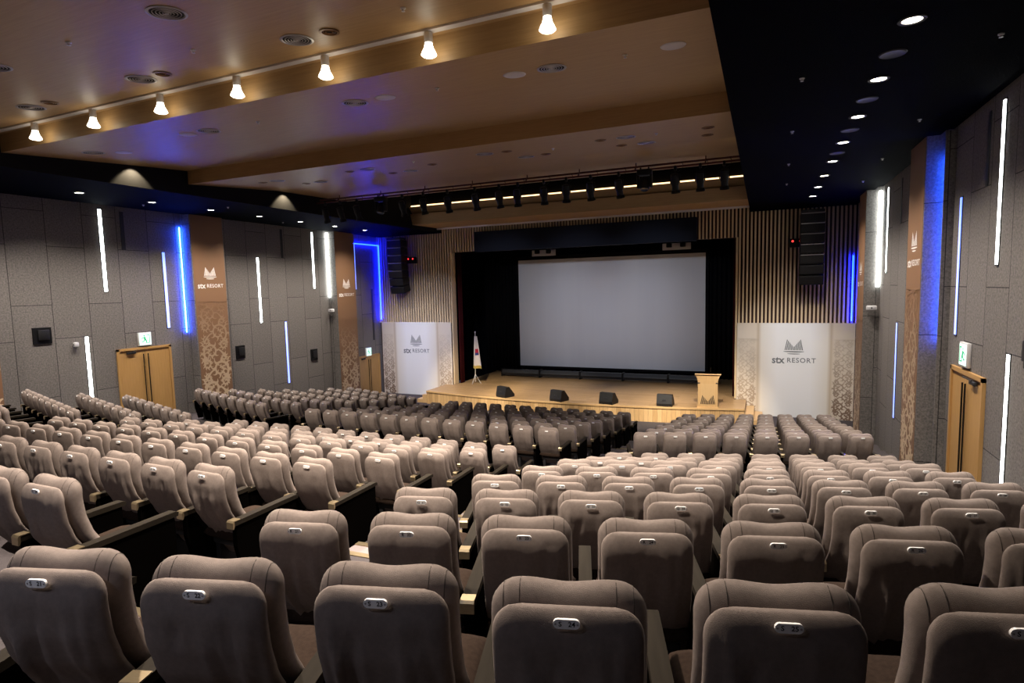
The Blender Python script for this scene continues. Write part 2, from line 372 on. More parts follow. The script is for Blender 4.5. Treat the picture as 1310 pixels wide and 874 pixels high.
# lights -------------------------------------------------------------
def spot(loc, power, col=(1,.88,.7), ang=110, blend=.7, rad=.05, target=None):
    l = bpy.data.lights.new('lamp_light', 'SPOT'); l.energy = power; l.color = col; l.spot_size = math.radians(ang); l.spot_blend = blend; l.shadow_soft_size = rad
    o = bpy.data.objects.new('lamp_light', l); COL.objects.link(o); o.location = loc
    if target: o.rotation_euler = (Vector(target)-Vector(loc)).to_track_quat('-Z','Y').to_euler()
    return o
def point(loc, power, col=(1,.85,.62), rad=.04):
    l = bpy.data.lights.new('lamp_glow', 'POINT'); l.energy = power; l.color = col; l.shadow_soft_size = rad
    o = bpy.data.objects.new('lamp_glow', l); COL.objects.link(o); o.location = loc; return o

P_DOWN, P_TRACK, P_GLOW = 480, 400, 1.8
# recessed downlights in the soffits
ring = MB(); ring.lathe([(.085,0),(.12,0),(.125,-.008),(.12,-.014),(.09,-.014),(.085,0)], seg=24, cap=False)
RINGME = ring.mesh('downlight_ring', STEEL_DARK, True)
lens = MB(); lens.lathe([(.0001,-.008),(.088,-.006)], seg=24, cap=False); LENSME = lens.mesh('downlight_lens', GLOW_DOWN)
for sg, side in ((-1,'flag-side'),(1,'lectern-side')):
    for k in range(-1, 8):
        y = 7.06+1.82*k
        seen = k >= 0
        if seen or True:
            if seen:
                t = thing('downlight', f'small round downlight in the dark {side} soffit, {ORD[8-k]} from the stage wall', 'light', (sg*8.25, y, 7.498), 0, 'soffit downlights')
                link('ring', RINGME, t); link('lens', LENSME, t)
            spot((sg*8.25, y, 7.47), P_DOWN, (1,.90,.80), 126, 1, .08)
for y in (9.0, 13.6, 20.9): spot((-6.22, y, (czone(y) if y < 16 else 8.6)-.02), 130, (1,.80,.5), 95, .35, .03, (-6.5, y, 7.4)); spot((6.22, y, (czone(y) if y < 16 else 8.6)-.02), 130, (1,.80,.5), 95, .35, .03, (6.5, y, 7.4))
# dark round fixtures and sensors on the soffits
dk = MB(); dk.lathe([(.0001,-.004),(.10,-.006),(.13,-.012),(.14,0)], seg=24, cap=False); DKME = dk.mesh('unlit_lens', STEEL_DARK, True)
for sg, side in ((1,'lectern-side'),):
    for k, y in enumerate((8.0, 9.8, 11.6, 13.5)):
        o = link('soffit_speaker', DKME, None, (sg*8.25, y, 7.5)); tag(o, f'round black ceiling speaker in the {side} soffit, {ORD[k+1]} between its downlights', 'speaker', 'black soffit speakers')
sn = MB(); sn.lathe([(.03,0),(.03,-.012),(.012,-.02),(.012,-.035),(.022,-.038),(.0001,-.04)], seg=12, cap=False); SNME = sn.mesh('sprinkler', WHITEMET, True)
for k,(x,y) in enumerate(((7.35,8.4),(7.35,11.2),(7.4,14.2),(7.45,17.0),(9.2,7.9),(9.2,11.4),(9.2,14.6),(9.25,17.6),(-8.9,10.9),(-8.9,16.0),(-7.4,12.4))):
    o = link('sprinkler', SNME, None, (x,y,7.5)); tag(o, 'tiny white sprinkler head on the dark soffit', 'sprinkler', 'sprinklers on the dark soffits')

# track with glass lamps ----------------------------------------------
def lamp_proto():
    t = thing('track_lamp', 'x', 'lamp')
    b = MB(); b.lathe([(.034,.0),(.042,-.01),(.042,-.10),(.034,-.11)], seg=16); b.build('lamp_body', WHITEMET, t, True)
    g = MB(); g.lathe([(.036,-.105),(.04,-.13),(.048,-.16),(.066,-.195),(.076,-.222),(.06,-.235),(.0001,-.237)], seg=18, cap=False); g.build('glass_shade', GLOW_WARM, t, True)
    c = MB(); c.lathe([(.012,.02),(.012,0)], seg=8); c.build('stem', WHITEMET, t)
    return t
TRY = 6.28; lp = lamp_proto()
for k, x in enumerate((4.72, 3.2, 1.62, .02, -1.6, -3.25, -4.88)):
    t = lp if k == 0 else copy_tree(lp)
    z = czone(TRY)-.03; t.scale = (1.25,1.25,1.2); t.location = (x, TRY, z)
    tag(t, f'glowing glass track lamp, {ORD[k+1]} of seven counted from the lectern-side soffit', 'lamp', 'glass track lamps')
for row, yy in ((2.7, TRY), (1.7, TRY-3.93), (.22, TRY-7.86)):  # last row: unseen cool fill without fixtures, added to brighten the seat backs
    for x in (4.72, 3.2, 1.62, .02, -1.6, -3.25, -4.88):
        z = czone(yy)
        side = 1.15 if x > 3 else (.85 if x > 1 else .55)
        if row == 1.7: side = 1.1 if x > 3 else (.45 if x > 1 else .1)
        spot((x, yy, z-.36), P_TRACK*row*side, (1,.86,.72) if row > .5 else (.72,.78,1), 116, 1, .07)
        point((x, yy, z-.10), P_GLOW, (1,.78,.48), .05)
for yy in (TRY,):
    m = MB(); m.span(-6.4,6.4,yy-.05,yy+.05,czone(yy)-.03,czone(yy)-.004); o = m.build('lamp_track', WHITEMET); tag(o, 'long slim white track carrying the glass lamps on the wood ceiling', 'track')

# ceiling fixtures -------------------------------------------------------
def grille_mesh():
    m = MB(); m.lathe([(.165,.0),(.19,0),(.20,-.006),(.175,-.012),(.165,0)], seg=28, cap=False, mi=0)
    for r in (.132,.098,.064,.034): m.lathe([(r,-.004),(r+.005,-.012),(r+.010,-.004)], seg=28, cap=False, mi=0)
    m.lathe([(.0001,-.012),(.02,-.012),(.022,-.003)], seg=16, cap=False); m.lathe([(.0001,-.002),(.165,-.002)], seg=28, cap=False, mi=1)
    return m.mesh('air_grille', [GRILLE, GRILLEDK], True)
GRME = grille_mesh()
m = MB(); m.lathe([(.0001,-.012),(.13,-.012),(.15,-.006),(.155,0)], seg=28, cap=False); SPME = m.mesh('ceiling_speaker', SPKGRILL, True)
m = MB(); m.lathe([(.085,0),(.115,0),(.12,-.01),(.09,-.014),(.085,0)], seg=24, cap=False, mi=0)
for r in (.06,.035): m.lathe([(r,-.003),(r+.01,-.012),(r+.016,-.003)], seg=20, cap=False, mi=0)
m.lathe([(.0001,-.001),(.09,-.001)], seg=24, cap=False, mi=1); BZME = m.mesh('bronze_downlight', [COPPER, GRILLEDK], True)
def on_ceiling(name, me, x, y, label, cat, group):
    o = link(name, me, None, (x, y, czone(y)-.001)); dy = .01
    o.rotation_euler = (math.atan2(czone(y+dy)-czone(y-dy), 2*dy) if abs(czone(y+dy)-czone(y-dy)) < .05 else 0, 0, 0)
    tag(o, label, cat, group)
def bays(y): return 'bay above the lamp track' if y < 6.5 else ('bay past the lamp track' if y < 10.43 else 'bay by the spotlight bar')
def cfix(name, me, noun, cat, group, pts):
    pts = sorted(pts, key=lambda p: (p[1] > 6.5, p[1] > 10.43, -p[0])); cnt = {}
    for x, y in pts:
        b = bays(y); cnt[b] = cnt.get(b, 0)+1
        on_ceiling(name, me, x, y, f'{noun}, {ORD[cnt[b]]} from lectern-side soffit, {b}', cat, group)
cfix('air_grille', GRME, 'round ringed air grille', 'vent', 'round air grilles in the wood ceiling',
     [(1.15,4.41),(-2.1,4.4),(1.68,5.72),(-1.2,5.72),(-3.91,5.74),(4.32,7.54),(1.15,7.47),(-2.09,7.51),(-5.4,7.55),(4.62,12.68),(4.41,11.64),(1.38,11.5),(1.9,12.6),(-1.76,11.54),(-1.23,12.6),(-4.6,11.55),(-4.1,12.6)])
cfix('ceiling_speaker', SPME, 'flat round white ceiling speaker', 'speaker', 'white ceiling speakers', [(3.79,7.53),(5.89,7.54),(1.70,7.48),(-2.61,7.51),(-5.0,7.9)])
cfix('bronze_downlight', BZME, 'unlit bronze downlight', 'light', 'unlit bronze ceiling lights',
     [(2.18,5.72),(4.0,5.0),(-.75,5.72),(-3.4,5.74),(5.94,11.72),(5.85,12.63),(3.9,11.63),(4.1,12.63),(1.88,11.54),(2.4,12.55),(-.24,12.01),(-2.28,11.55),(-1.75,12.6),(-5.1,11.55),(-4.6,12.6)])
for x, y in ((-.49,4.38),(.4,5.3),(5.3,7.54),(2.6,7.48),(3.3,5.6),(-.9,7.5),(5.0,11.64),(2.8,11.9),(-.3,11.3)):
    on_ceiling('sprinkler', SNME, x, y, 'tiny white sprinkler head in the wood ceiling', 'sprinkler', 'sprinklers in the wood ceiling')

# ------------------------------------------------------------------ spotlight bar
t = thing('spotlight_bar', 'dark red double pipe truss under the wood ceiling carrying stage spotlights', 'truss', (0,15.0,7.9))
for dy, dz in ((.14,.06),(-.02,-.06)):
    p = MB(); p.tube([(-6.4,dy,dz),(6.42,dy,dz)], .025, 10); p.build('pipe', TRUSSRED, t, True)
for x in (-5.6,-4,-2.4,-.8,.9,2.4,3.9,5.6):
    p = MB(); p.tube([(x,.14,.06),(x,-.02,-.06)], .02, 8); p.tube([(x,.14,.06),(x,.14,.16)], .014, 6); p.build('hanger', TRUSSRED, t, True)
def spotlight_proto():
    t = thing('stage_spotlight', 'x', 'spotlight')
    c = MB(); c.rbox((0,0,-.02),(.05,.07,.09),.012); c.tube([(0,0,-.06),(0,0,-.12)],.012,8); c.build('clamp', BLACKPLASTIC, t, True)
    y = MB(); y.tube([(-.085,0,-.30),(-.085,0,-.14),(-.06,0,-.12),(.06,0,-.12),(.085,0,-.14),(.085,0,-.30)],.011,6); y.build('yoke', BLACKPLASTIC, t, True)
    R = Matrix.Rotation(math.radians(200), 3, 'X')
    b = MB(); b.lathe([(.05,-.16),(.07,-.14),(.075,.02),(.062,.06),(.062,.14),(.08,.16),(.085,.20),(.078,.20),(.06,.17)], (0,0,-.29), 16, R); b.build('barrel', BLACKPLASTIC, t, True)
    l = MB(); l.lathe([(.0001,.165),(.062,.165)], (0,0,-.29), 16, R, cap=False); l.build('front_lens', pbr('spot_lens', (.2,.2,.22), .1), t)
    w = MB(); w.tube([(.03,0,-.1),(.09,.03,-.06),(.14,.06,.02),(.1,.05,.1)], .006, 6); w.build('cable', BLACKPLASTIC, t, True)
    return t
sp = spotlight_proto()
SPX = [-6.05,-5.45,-4.8,-3.11,-2.37,-1.55,-.65,.11,.68,1.44,2.08,2.75,3.49,4.9,5.49,6.03]
for k, x in enumerate(reversed(SPX)):
    t = sp if k == 0 else copy_tree(sp)
    t.scale = (1.3,1.3,1.3); t.location = (x, 14.98, 7.83); t.rotation_euler = (rnd.uniform(-.08,.08), rnd.uniform(-.04,.04), rnd.uniform(-.15,.2))
    tag(t, f'black barrel spotlight hanging from the red pipe, {ORD[k+1]} from the lectern-side soffit', 'spotlight', 'stage spotlights on the pipe')
def mover_proto():
    t = thing('moving_head', 'x', 'spotlight')
    b = MB(); b.rbox((0,0,-.09),(.36,.26,.14),.03); b.build('base', BLACKPLASTIC, t, True)
    for s in (-1,1):
        a = MB(); a.rbox((s*.16,0,-.30),(.06,.16,.34),.025); a.build('arm', BLACKPLASTIC, t, True)
    h = MB(); R = Matrix.Rotation(math.radians(160),3,'X'); h.lathe([(.0001,-.17),(.09,-.16),(.125,-.10),(.135,0),(.125,.12),(.10,.17)], (0,0,-.36), 20, R, cap=False); h.build('head', BLACKPLASTIC, t, True)
    l = MB(); l.lathe([(.0001,.15),(.06,.145),(.10,.165)], (0,0,-.36), 20, R, cap=False); l.build('front_lens', pbr('mover_lens', (.03,.05,.12), .05), t, True)
    for s in (-1,1):
        c = MB(); c.rbox((s*.1,0,.0),(.04,.06,.08),.01); c.build('clamp', STEEL_DARK, t, True)
    return t
mv = mover_proto()
for k, (x, lb) in enumerate(((4.15,'bulky black moving head light on the red pipe by the lectern-side soffit'),(-3.89,'bulky black moving head light on the red pipe towards the dark soffit by the flag'))):
    t = mv if k == 0 else copy_tree(mv); t.location = (x, 14.98, 7.86); tag(t, lb, 'spotlight', 'moving heads on the pipe')
# lights of the bar that wash the two wall panels and the slats
for x, tg, p, c in ((-3.9,(-8,23,1.8),1100,(.66,.72,1)),(-2.4,(-7.4,23,3),700,(.55,.60,1)),(4.9,(7.9,23,1.6),1100,(.92,.93,1)),
                    (-3.1,(-3.2,27.3,3.3),680,(.78,.85,1)),(.1,(0,27.3,3.3),680,(.80,.84,1)),(2.7,(3.2,27.3,3.3),680,(.78,.86,1)),
                    (-1.5,(-1.6,21.6,.6),3300,(1,.88,.72)),(2.1,(2.6,21.2,.6),3300,(1,.88,.72)),(5.5,(5.0,21.2,.8),2400,(1,.88,.72)),(-2.4,(-4.5,21.8,.6),2700,(1,.88,.72))):
    spot((x,15.25,7.2), p, c, 42 if tg[1] == 27.3 else 34, 1 if tg[1] == 27.3 else .8, .08, tg)

# ------------------------------------------------------------------ wall lights
def slot_light(sg, y, z0, z1, kind, idx, side):
    W = 10.0
    nm = {'w':('white','white'),'b':('blue','blue'),'d':('unlit dark','dark')}[kind]
    lab = f'{nm[0]} light slot in {side} wall, {idx}'
    t = thing('wall_light', lab, 'light', (sg*W, y, z0), 0, 'vertical light slots')
    d = MB(); h = z1-z0
    d.span(-sg*.012, sg*.02, -.055, .055, 0, h); d.build('housing', STEEL_DARK, t)
    if kind != 'd':
        g = MB(); g.span(-sg*.022, -sg*.008, -.042, .042, .03, h-.02); g.build('diffuser', {'w':GLOW_WHITE,'b':GLOW_BLUEW}[kind], t)
WL = [(9.75,1.9,3.92,'w','lowest one behind the door'),(10.37,5.1,7.42,'w','tall one high behind the door'),(10.97,6.31,7.4,'d','short one high above the door'),(12.15,3.95,6.32,'b','above the door corner next to the scroll banner'),
      (15.76,3.88,6.3,'w','at mid height just past the first scroll banner'),(16.97,6.32,7.4,'d','short one between the two scroll banners'),(18.6,5.11,7.43,'w','high one before the farther scroll banner'),(16.93,1.45,3.89,'b','low one between the two scroll banners'),
      (21.22,5.04,7.14,'b','high one above the door by the stage'),(22.4,2.66,5.07,'d','long one at the stage corner')]
for sg, side in ((-1,'flag-side'),(1,'lectern-side')):
    for y,z0,z1,k,idx in WL: slot_light(sg,y,z0,z1,k,idx,side)
# tubes in the pilaster corners
for sg, side in ((-1,'flag-side'),(1,'lectern-side')):
    for y, z0, z1, mat, cn, near in ((12.72,3.8,7.1,GLOW_BLUE,'blue','nearer'),(19.42,4.75,7.45,GLOW_TUBE,'white','farther')):
        m = MB(); X = (9.965 if sg > 0 else 9.95) if cn == 'blue' else 9.93; m.tube([(sg*X,y,z0),(sg*X,y,z1)], .014 if cn == 'blue' else .045, 10); o = m.build('pilaster_light', mat, None, True)
        tag(o, f'{cn} light tube in the corner of the {near} {side} pilaster', 'light', 'pilaster corner lights')
m = MB(); m.span(-9.97,-9.93,20.85,22.9,7.10,7.14); m.span(-9.9,-9.86,22.86,22.9,3.6,7.14); o = m.build('corner_light', GLOW_CORNER); tag(o, 'thin blue light line framing the wall corner by the flag-side speaker', 'light')
m = MB(); m.span(9.70,9.74,22.84,22.88,3.55,5.8); o = m.build('corner_light', GLOW_CORNER); tag(o, 'thin blue light line in the wall corner by the lectern-side speaker', 'light')

# doors ------------------------------------------------------------------
def door(n, sg, y0, y1, z0, z1):
    m = MB(); X = sg*10; f = .07
    m.span(X-sg*.05, X, y0, y0+f, z0, z1, 0); m.span(X-sg*.05, X, y1-f, y1, z0, z1, 0); m.span(X-sg*.05, X, y0, y1, z1-f, z1, 0)
    o = m.build('door_'+str(n), DOORWOOD); o['kind'] = 'structure'
    ym = (y0+y1)/2
    for a, b in ((y0+f, ym-.006), (ym+.006, y1-f)):
        l = MB(); l.span(X-sg*.02, X+sg*.01, a, b, z0, z1-f); l.build('door_leaf', DOORWOOD, o)
    for dy in (-.07,.07):
        h = MB(); h.tube([(X-sg*.06, ym+dy, z0+.25),(X-sg*.06, ym+dy, z1-.2)], .014, 8); h.build('door_handle', BRONZE, o, True)
    c = MB(); c.rbox((X-sg*.05, y0+.4, z1-.14),(.05,.26,.06),.01); c.tube([(X-sg*.07,y0+.4,z1-.1),(X-sg*.15,y0+.55,z1-.06)],.01,6); c.build('door_closer', STEEL_DARK, o, True)
for n, (sg, y0, y1, z0, z1) in enumerate(((-1,10.5,12.15,1.17,3.47),(-1,21.1,22.75,-.25,2.0),(1,10.58,12.2,1.17,3.45),(1,21.1,22.75,-.25,2.0))): door(n+1, sg, y0, y1, z0, z1)
def exit_sign(sg, y, z, label):
    t = thing('exit_sign', label, 'sign', (sg*10, y, z), 0, 'exit signs')
    b = MB(); b.rbox((-sg*.03,0,0),(.06,.40,.40),.012); b.build('housing', WHITEMET, t, True)
    p = MB(); p.span(-sg*.061,-sg*.066,-.17,.17,-.17,.17); p.build('face', EXITGLOW, t)
    s = MB(); X = -sg*.067
    # running figure and doorway
    def poly(pts): s.prism([(a*1.0, c) for a, c in pts], 'x', X, X-sg*.003)
    poly([(.04,-.12),(.14,-.12),(.14,.13),(.04,.13),(.04,.11),(.12,.11),(.12,-.10),(.04,-.10)])
    s.lathe([(.0001,0),(.024,0)], (X-sg*.003,-.03,.10), 12, Matrix.Rotation(PI/2,3,'Y'), cap=False)
    poly([(-.06,.06),(.0,.07),(.02,.0),(-.03,-.02)]); poly([(-.03,-.02),(.02,0),(.05,-.05),(.03,-.12),(.005,-.11),(.02,-.055),(-.01,-.04)])
    poly([(-.03,-.02),(-.01,-.04),(-.07,-.09),(-.12,-.08),(-.115,-.06),(-.08,-.065)]); poly([(-.06,.06),(-.05,.04),(-.09,.02),(-.11,-.01),(-.125,0),(-.105,.035)])
    s.build('symbol', EXITGREEN, t)
exit_sign(-1, 11.34, 3.70, 'lit exit sign above the wooden door next to the nearer scroll banner')
exit_sign(-1, 21.9, 2.15, 'lit exit sign above the wooden door beside the white stage panel')
exit_sign(1, 11.5, 3.70, 'lit exit sign above the lectern-side wooden door')
# black wall boxes
def wall_box(sg, y, z, w, h, label):
    t = thing('wall_speaker', label, 'speaker', (sg*10,y,z), 0, 'black wall speakers')
    m = MB(); m.span(-sg*.03, 0, -w/2, w/2, -h/2, h/2); m.build('frame', BLACKPLASTIC, t)
    g = MB(); g.rbox((-sg*.05, .02, .02),(.05,w*.62,h*.62),.01); g.build('cabinet', SPKBOX, t, True)
wall_box(-1,8.7,4.02,.42,.42,'square black wall speaker low between the white light slot and scroll banner')
wall_box(-1,14.75,2.93,.38,.46,'black wall speaker close past the nearer scroll banner')
wall_box(-1,18.37,2.42,.38,.46,'black wall speaker close before the farther scroll banner')
wall_box(1,9.0,4.0,.42,.42,'square black wall speaker on the lectern-side wall')
def detector(sg, x, y, z, label):
    t = thing('beam_detector', label, 'detector', (x,y,z), 0, 'beam detectors')
    m = MB(); m.rbox((0,0,0),(.26 if abs(x)<9.9 else .1,.12,.13),.03); m.build('housing', WHITEMET, t, True)
    e = MB(); e.lathe([(.0001,.0),(.022,0)], (0,-.061,0), 12, Matrix.Rotation(PI/2,3,'X'), cap=False); e.build('eye', INK, t)
detector(-1,-9.78,19.3,4.2,'small pale beam detector beside the farther scroll banner')
detector(1,9.78,19.3,4.15,'small pale beam detector on the lectern-side pilaster')
detector(-1,-9.94,9.45,3.72,'small pale beam detector above the low white light slot')

# ------------------------------------------------------------------ printed scrollwork, logo, lettering
def ribbon(m, pts, w0, w1, z, mi=0):
    n = len(pts); vs = []
    for i, p in enumerate(pts):
        a = pts[max(i-1,0)]; b = pts[min(i+1,n-1)]; tx, ty = b[0]-a[0], b[1]-a[1]; L = math.hypot(tx,ty) or 1
        t = i/(n-1); w = (w0*(1-t)+w1*t)*(.35+.65*math.sin(min(1,t*5+.15)*PI/2))
        vs += [(p[0]-ty/L*w/2, p[1]+tx/L*w/2, z), (p[0]+ty/L*w/2, p[1]-tx/L*w/2, z)]
    m.add(vs, [(2*i,2*i+1,2*i+3,2*i+2) for i in range(n-1)], mi)
def scrollwork(w, h, seed, dens=1.0):
    """acanthus-like scrolls filling w x h, thinning out upwards; lies in the XY plane"""
    r = random.Random(seed); m = MB(); zc = [0]
    def clampx(p): return (max(-w/2+.008, min(w/2-.008, p[0])), max(.005, min(h-.01, p[1])))
    def rib(pts, a, b):
        zc[0] += 1; ribbon(m, [clampx(p) for p in pts], a, b, .002+.00002*zc[0])
    def leaf(p, ang, ln, lw, sd):
        rib([(p[0]+ln*u*math.cos(ang+sd*1.3*u), p[1]+ln*u*math.sin(ang+sd*1.3*u)) for u in [j/7 for j in range(8)]], lw, lw*.08)
    def spiral(cx, cy, R, a0, s, turns, lw):
        pts = []
        for i in range(40):
            t = i/39; a = a0+s*t*2*PI*turns; rr = R*(1-.88*t**.8); pts.append((cx+rr*math.cos(a), cy+rr*math.sin(a)))
        rib(pts, lw, lw*.4)
        for i in range(2, 36, 3):
            p, q = pts[i], pts[i+1]; ang = math.atan2(q[1]-p[1], q[0]-p[0]); sz = R*(1-.6*i/39)
            leaf(p, ang-s*.55, sz*r.uniform(.55,.8), lw*1.15, -s)
            if i % 2 == 0: leaf(p, ang+s*.5, sz*.4, lw*.9, s)
    y = -.1*w; s = 1
    while y < h*.98:
        f = 1-.6*max(0,y)/h; lw = w*.105*f
        R = w*.30*r.uniform(.9,1.1)
        spiral(s*w*.14, y+R, R, -PI/2, s, 1.6, lw)
        spiral(-s*w*.30, y+R*1.55, R*.55, PI*.9 if s > 0 else .1*PI, -s, 1.4, lw*.7)
        spiral(-s*w*.26, y+R*.35, R*.42, PI/2, s, 1.2, lw*.6)
        for j in range(4): leaf((s*w*.40, y+R*(.2+.5*j)), PI/2+s*.4*(j%2)-s*.2, w*.24*f, lw*.8, -s if j%2 else s)
        rib([(s*w*(.36-.30*u), y+R*1.9+R*.9*math.sin(u*PI/2)) for u in [j/9 for j in range(10)]], lw*.8, lw*.4)
        y += R*1.75; s = -s
    return m
def mountain_logo(wd, z=.004):
    """fan of slanted bars forming an M over two lens-shaped lines"""
    m = MB(); n = 6
    for s in (-1, 1):
        for i in range(n):
            u0 = (i+.10)/n; u1 = (i+.72)/n
            q = [(s*wd*.5*u0*.92,.07),(s*wd*.5*u1*.92,.07),(s*wd*.5*(u1*.66+.02),.24+.42*u1),(s*wd*.5*(u0*.66+.02),.24+.42*u0)]
            m.add([(x_, wd*y_, z) for x_, y_ in q], [(0,1,2,3)])
    for yy, ww, th in ((0,1.0,.045),(-.12,.62,.035)):
        pts = []
        for i in range(17):
            a = PI*i/16; pts.append((-math.cos(a)*wd*.5*ww, wd*yy+math.sin(a)*wd*th*.4, z))
        for i in range(16, -1, -1):
            a = PI*i/16; pts.append((-math.cos(a)*wd*.5*ww, wd*yy-math.sin(a)*wd*th, z))
        m.add(pts, [tuple(range(len(pts)))])
    return m
def text_mesh(txt, size, name, mat, bold=0, spacing=1.0, align='CENTER', ext=0.0):
    cu = bpy.data.curves.new(name, 'FONT'); cu.body = txt; cu.size = size; cu.align_x = align; cu.align_y = 'CENTER'
    cu.offset = bold; cu.space_character = spacing; cu.resolution_u = 3; cu.extrude = ext
    o = bpy.data.objects.new(name, cu); COL.objects.link(o)
    dg = bpy.context.evaluated_depsgraph_get(); me = bpy.data.meshes.new_from_object(o.evaluated_get(dg), depsgraph=dg)
    bpy.data.objects.remove(o); bpy.data.curves.remove(cu)
    me.materials.clear(); me.materials.append(mat); me.name = name
    return me
def word_mark(parent, width, mat):
    """lower-case bold word then spaced capitals, centred on the parent"""
    a = text_mesh('stx', width*.26, 'lettering', mat, width*.006, 1.0, 'LEFT')
    b = text_mesh('RESORT', width*.17, 'lettering', mat, width*.002, 1.15, 'LEFT')
    wa = max(v.co.x for v in a.vertices); wb = max(v.co.x for v in b.vertices)
    o = link('lettering', a, parent, (-width*.5, 0, .004)); k = .30*width/wa; o.scale = (k,1,1)
    o2 = link('lettering', b, parent, (-width*.5+.345*width, -width*.004, .004)); o2.scale = (.655*width/wb,1,1)
    return o, o2
RX = Matrix.Rotation(PI/2, 4, 'X')
def pilaster_banner(sg, y0, y1, z0, z1, label, logo=True):
    w = y1-y0; t = thing('wall_banner', label, 'banner', (sg*9.595, (y0+y1)/2, z0), 0, 'tall brown scroll banners')
    t.rotation_euler = (PI/2, 0, -sg*PI/2)
    b = MB(); b.span(-w/2, w/2, 0, z1-z0, -.004, .001); b.build('cloth', PRINTBROWN, t)
    scrollwork(w*.98, min(4.0, (z1-z0)*.58), int(y0*10)+(sg>0)).build('scroll_print', PRINTLIGHT, t)
    if logo:
        c = link('logo_print', mountain_logo(w*.42).mesh('logo_print', PRINTWHITE), t, (0, (z1-z0)*.70, 0))
        s1, s2 = word_mark(t, w*.82, PRINTWHITE)
        for s in (s1, s2): s.location.y += (z1-z0)*.655
pilaster_banner(-1,6.4,7.58,2.0,7.5,'brown scroll banner on the flag-side pilaster above the outermost seats')
pilaster_banner(-1,12.84,14.0,1.0,7.5,'tall brown scroll banner on the flag-side pilaster next to the exit door')
pilaster_banner(-1,19.5,20.72,-.2,7.5,'tall brown scroll banner on the flag-side pilaster closer to the stage')
pilaster_banner(1,12.84,14.0,1.0,7.5,'tall brown scroll banner on the lectern-side pilaster lit blue on its flank')
pilaster_banner(1,19.5,20.72,-.2,7.5,'tall brown scroll banner on the lectern-side pilaster lit white on its flank')
def stage_panel(sg, label):
    x0, x1 = 6.06, 9.85; w = x1-x0; h = 3.48
    t = thing('stage_banner', label, 'banner', (sg*(x0+x1)/2, 22.86, 0), 0, 'printed panels beside the stage'); t.rotation_euler = (PI/2,0,0)
    b = MB(); b.span(-w/2, w/2, 0, h, -.03, 0); b.build('board', PANELPRINT, t)
    for s in (-1,1):
        q = link('scroll_print', scrollwork(w*.175, h*.82, 31+s+3*sg).mesh('scroll_print', PRINTTAN if s*sg < 0 else PRINTTANDK), t, (s*w*.41, .05, 0))
    link('logo_print', mountain_logo(.68).mesh('logo_print', PRINTGREY), t, (0, 2.46, 0))
    for s in word_mark(t, 1.42, PRINTGREY): s.location.y += 2.14
stage_panel(-1,'white printed panel with scroll borders between door and flag side of the stage')
stage_panel(1,'white printed panel with scroll borders beside the lectern')

# ------------------------------------------------------------------ stage
t = thing('stage', 'low wooden stage platform with curved plank front below the screen', 'stage', (0,23,0))
def fy(x): return 20.42+.72*(x/6.4)**2
ST = .62; xs = [-6.4+12.8*i/40 for i in range(41)]
m = MB()
for a, b in zip(xs[:-1], xs[1:]):
    m.add([(a,fy(a)-23,ST),(b,fy(b)-23,ST),(b,-.16,ST),(a,-.16,ST)], [(0,1,2,3)])
m.add([(-5.97,-.16,ST),(5.97,-.16,ST),(5.97,6,ST),(-5.97,6,ST)], [(0,1,2,3)])
m.build('deck', STAGEFLOOR, t)
m = MB()
for a, b in zip(xs[:-1], xs[1:]):
    ya, yb = fy(a)-23-.03, fy(b)-23-.03
    m.add([(a,ya,ST+.005),(b,yb,ST+.005),(b,yb,ST-.06),(a,ya,ST-.06),(a,ya+.06,ST+.005),(b,yb+.06,ST+.005)], [(0,1,2,3),(0,1,5,4)])
m.build('edge_trim', LECTWOOD, t)
m = MB()
for a, b in zip(xs[:-1], xs[1:]):
    m.add([(a,fy(a)-23,-.3),(b,fy(b)-23,-.3),(b,fy(b)-23,ST-.01),(a,fy(a)-23,ST-.01)], [(0,1,2,3)])
for x in (-6.4,6.4): m.add([(x,fy(x)-23,-.3),(x,-.16,-.3),(x,-.16,ST),(x,fy(x)-23,ST)], [(0,1,2,3)])
m.build('front_panel', STAGEFRONT, t)
for sg in (-1,1):
    for k in (1,2):
        m = MB(); m.span(sg*(6.4+.28*(k-1)), sg*(6.4+.28*k), -1.75, -.2, -.3, ST-.2*k); m.build('side_step', LECTWOOD, t)
# lectern
t = thing('lectern', 'tall wooden lectern with slanted top and cut-out emblem on the stage', 'lectern', (5.2,20.95,ST), .12)
m = MB(); m.prism([(-.33,.02),(.33,.02),(.33,.95),(.40,1.16),(-.40,1.16),(-.33,.95)], 'y', -.03, 0)
m.build('front_panel', LECTWOOD, t)
for s in (-1,1):
    m = MB(); m.prism([(0,.02),(.42,.02),(.42,1.02),(-.0,1.14)], 'x', s*.31-.015, s*.31+.015); m.build('side_panel', LECTWOOD, t)
m = MB(); m.box((0,.2,1.13),(.86,.56,.035), Matrix.Rotation(-.25,3,'X')); m.build('reading_top', LECTWOOD, t)
m = MB(); m.span(-.36,.36,-.05,.46,0,.04); m.build('plinth', LECTWOOD, t)
for s in (-1,1):
    m = MB(); m.span(s*.26,s*.34,-.034,-.03,.86,.90); m.build('bracket', INK, t)
lg = mountain_logo(.56); lg.v = [(x,-.034,z_) for x,z_,_ in lg.v]; lg.f = lg.f[:-2]; lg.m = lg.m[:-2]
o = lg.build('emblem', pbr('emblem_dark', (.03,.02,.015), .7), t); o.location = (0,0,.10)
m = MB(); m.span(-.24,.24,-.033,-.03,.28,.86); m.build('inset_panel', veneer('lectern_inset', (.56,.37,.18), (.62,.42,.21), .4, 2), t)
m = MB(); m.tube([(.1,.25,1.12),(.1,.22,1.3),(.1,.12,1.42)], .008, 6); m.build('microphone', BLACKPLASTIC, t, True)
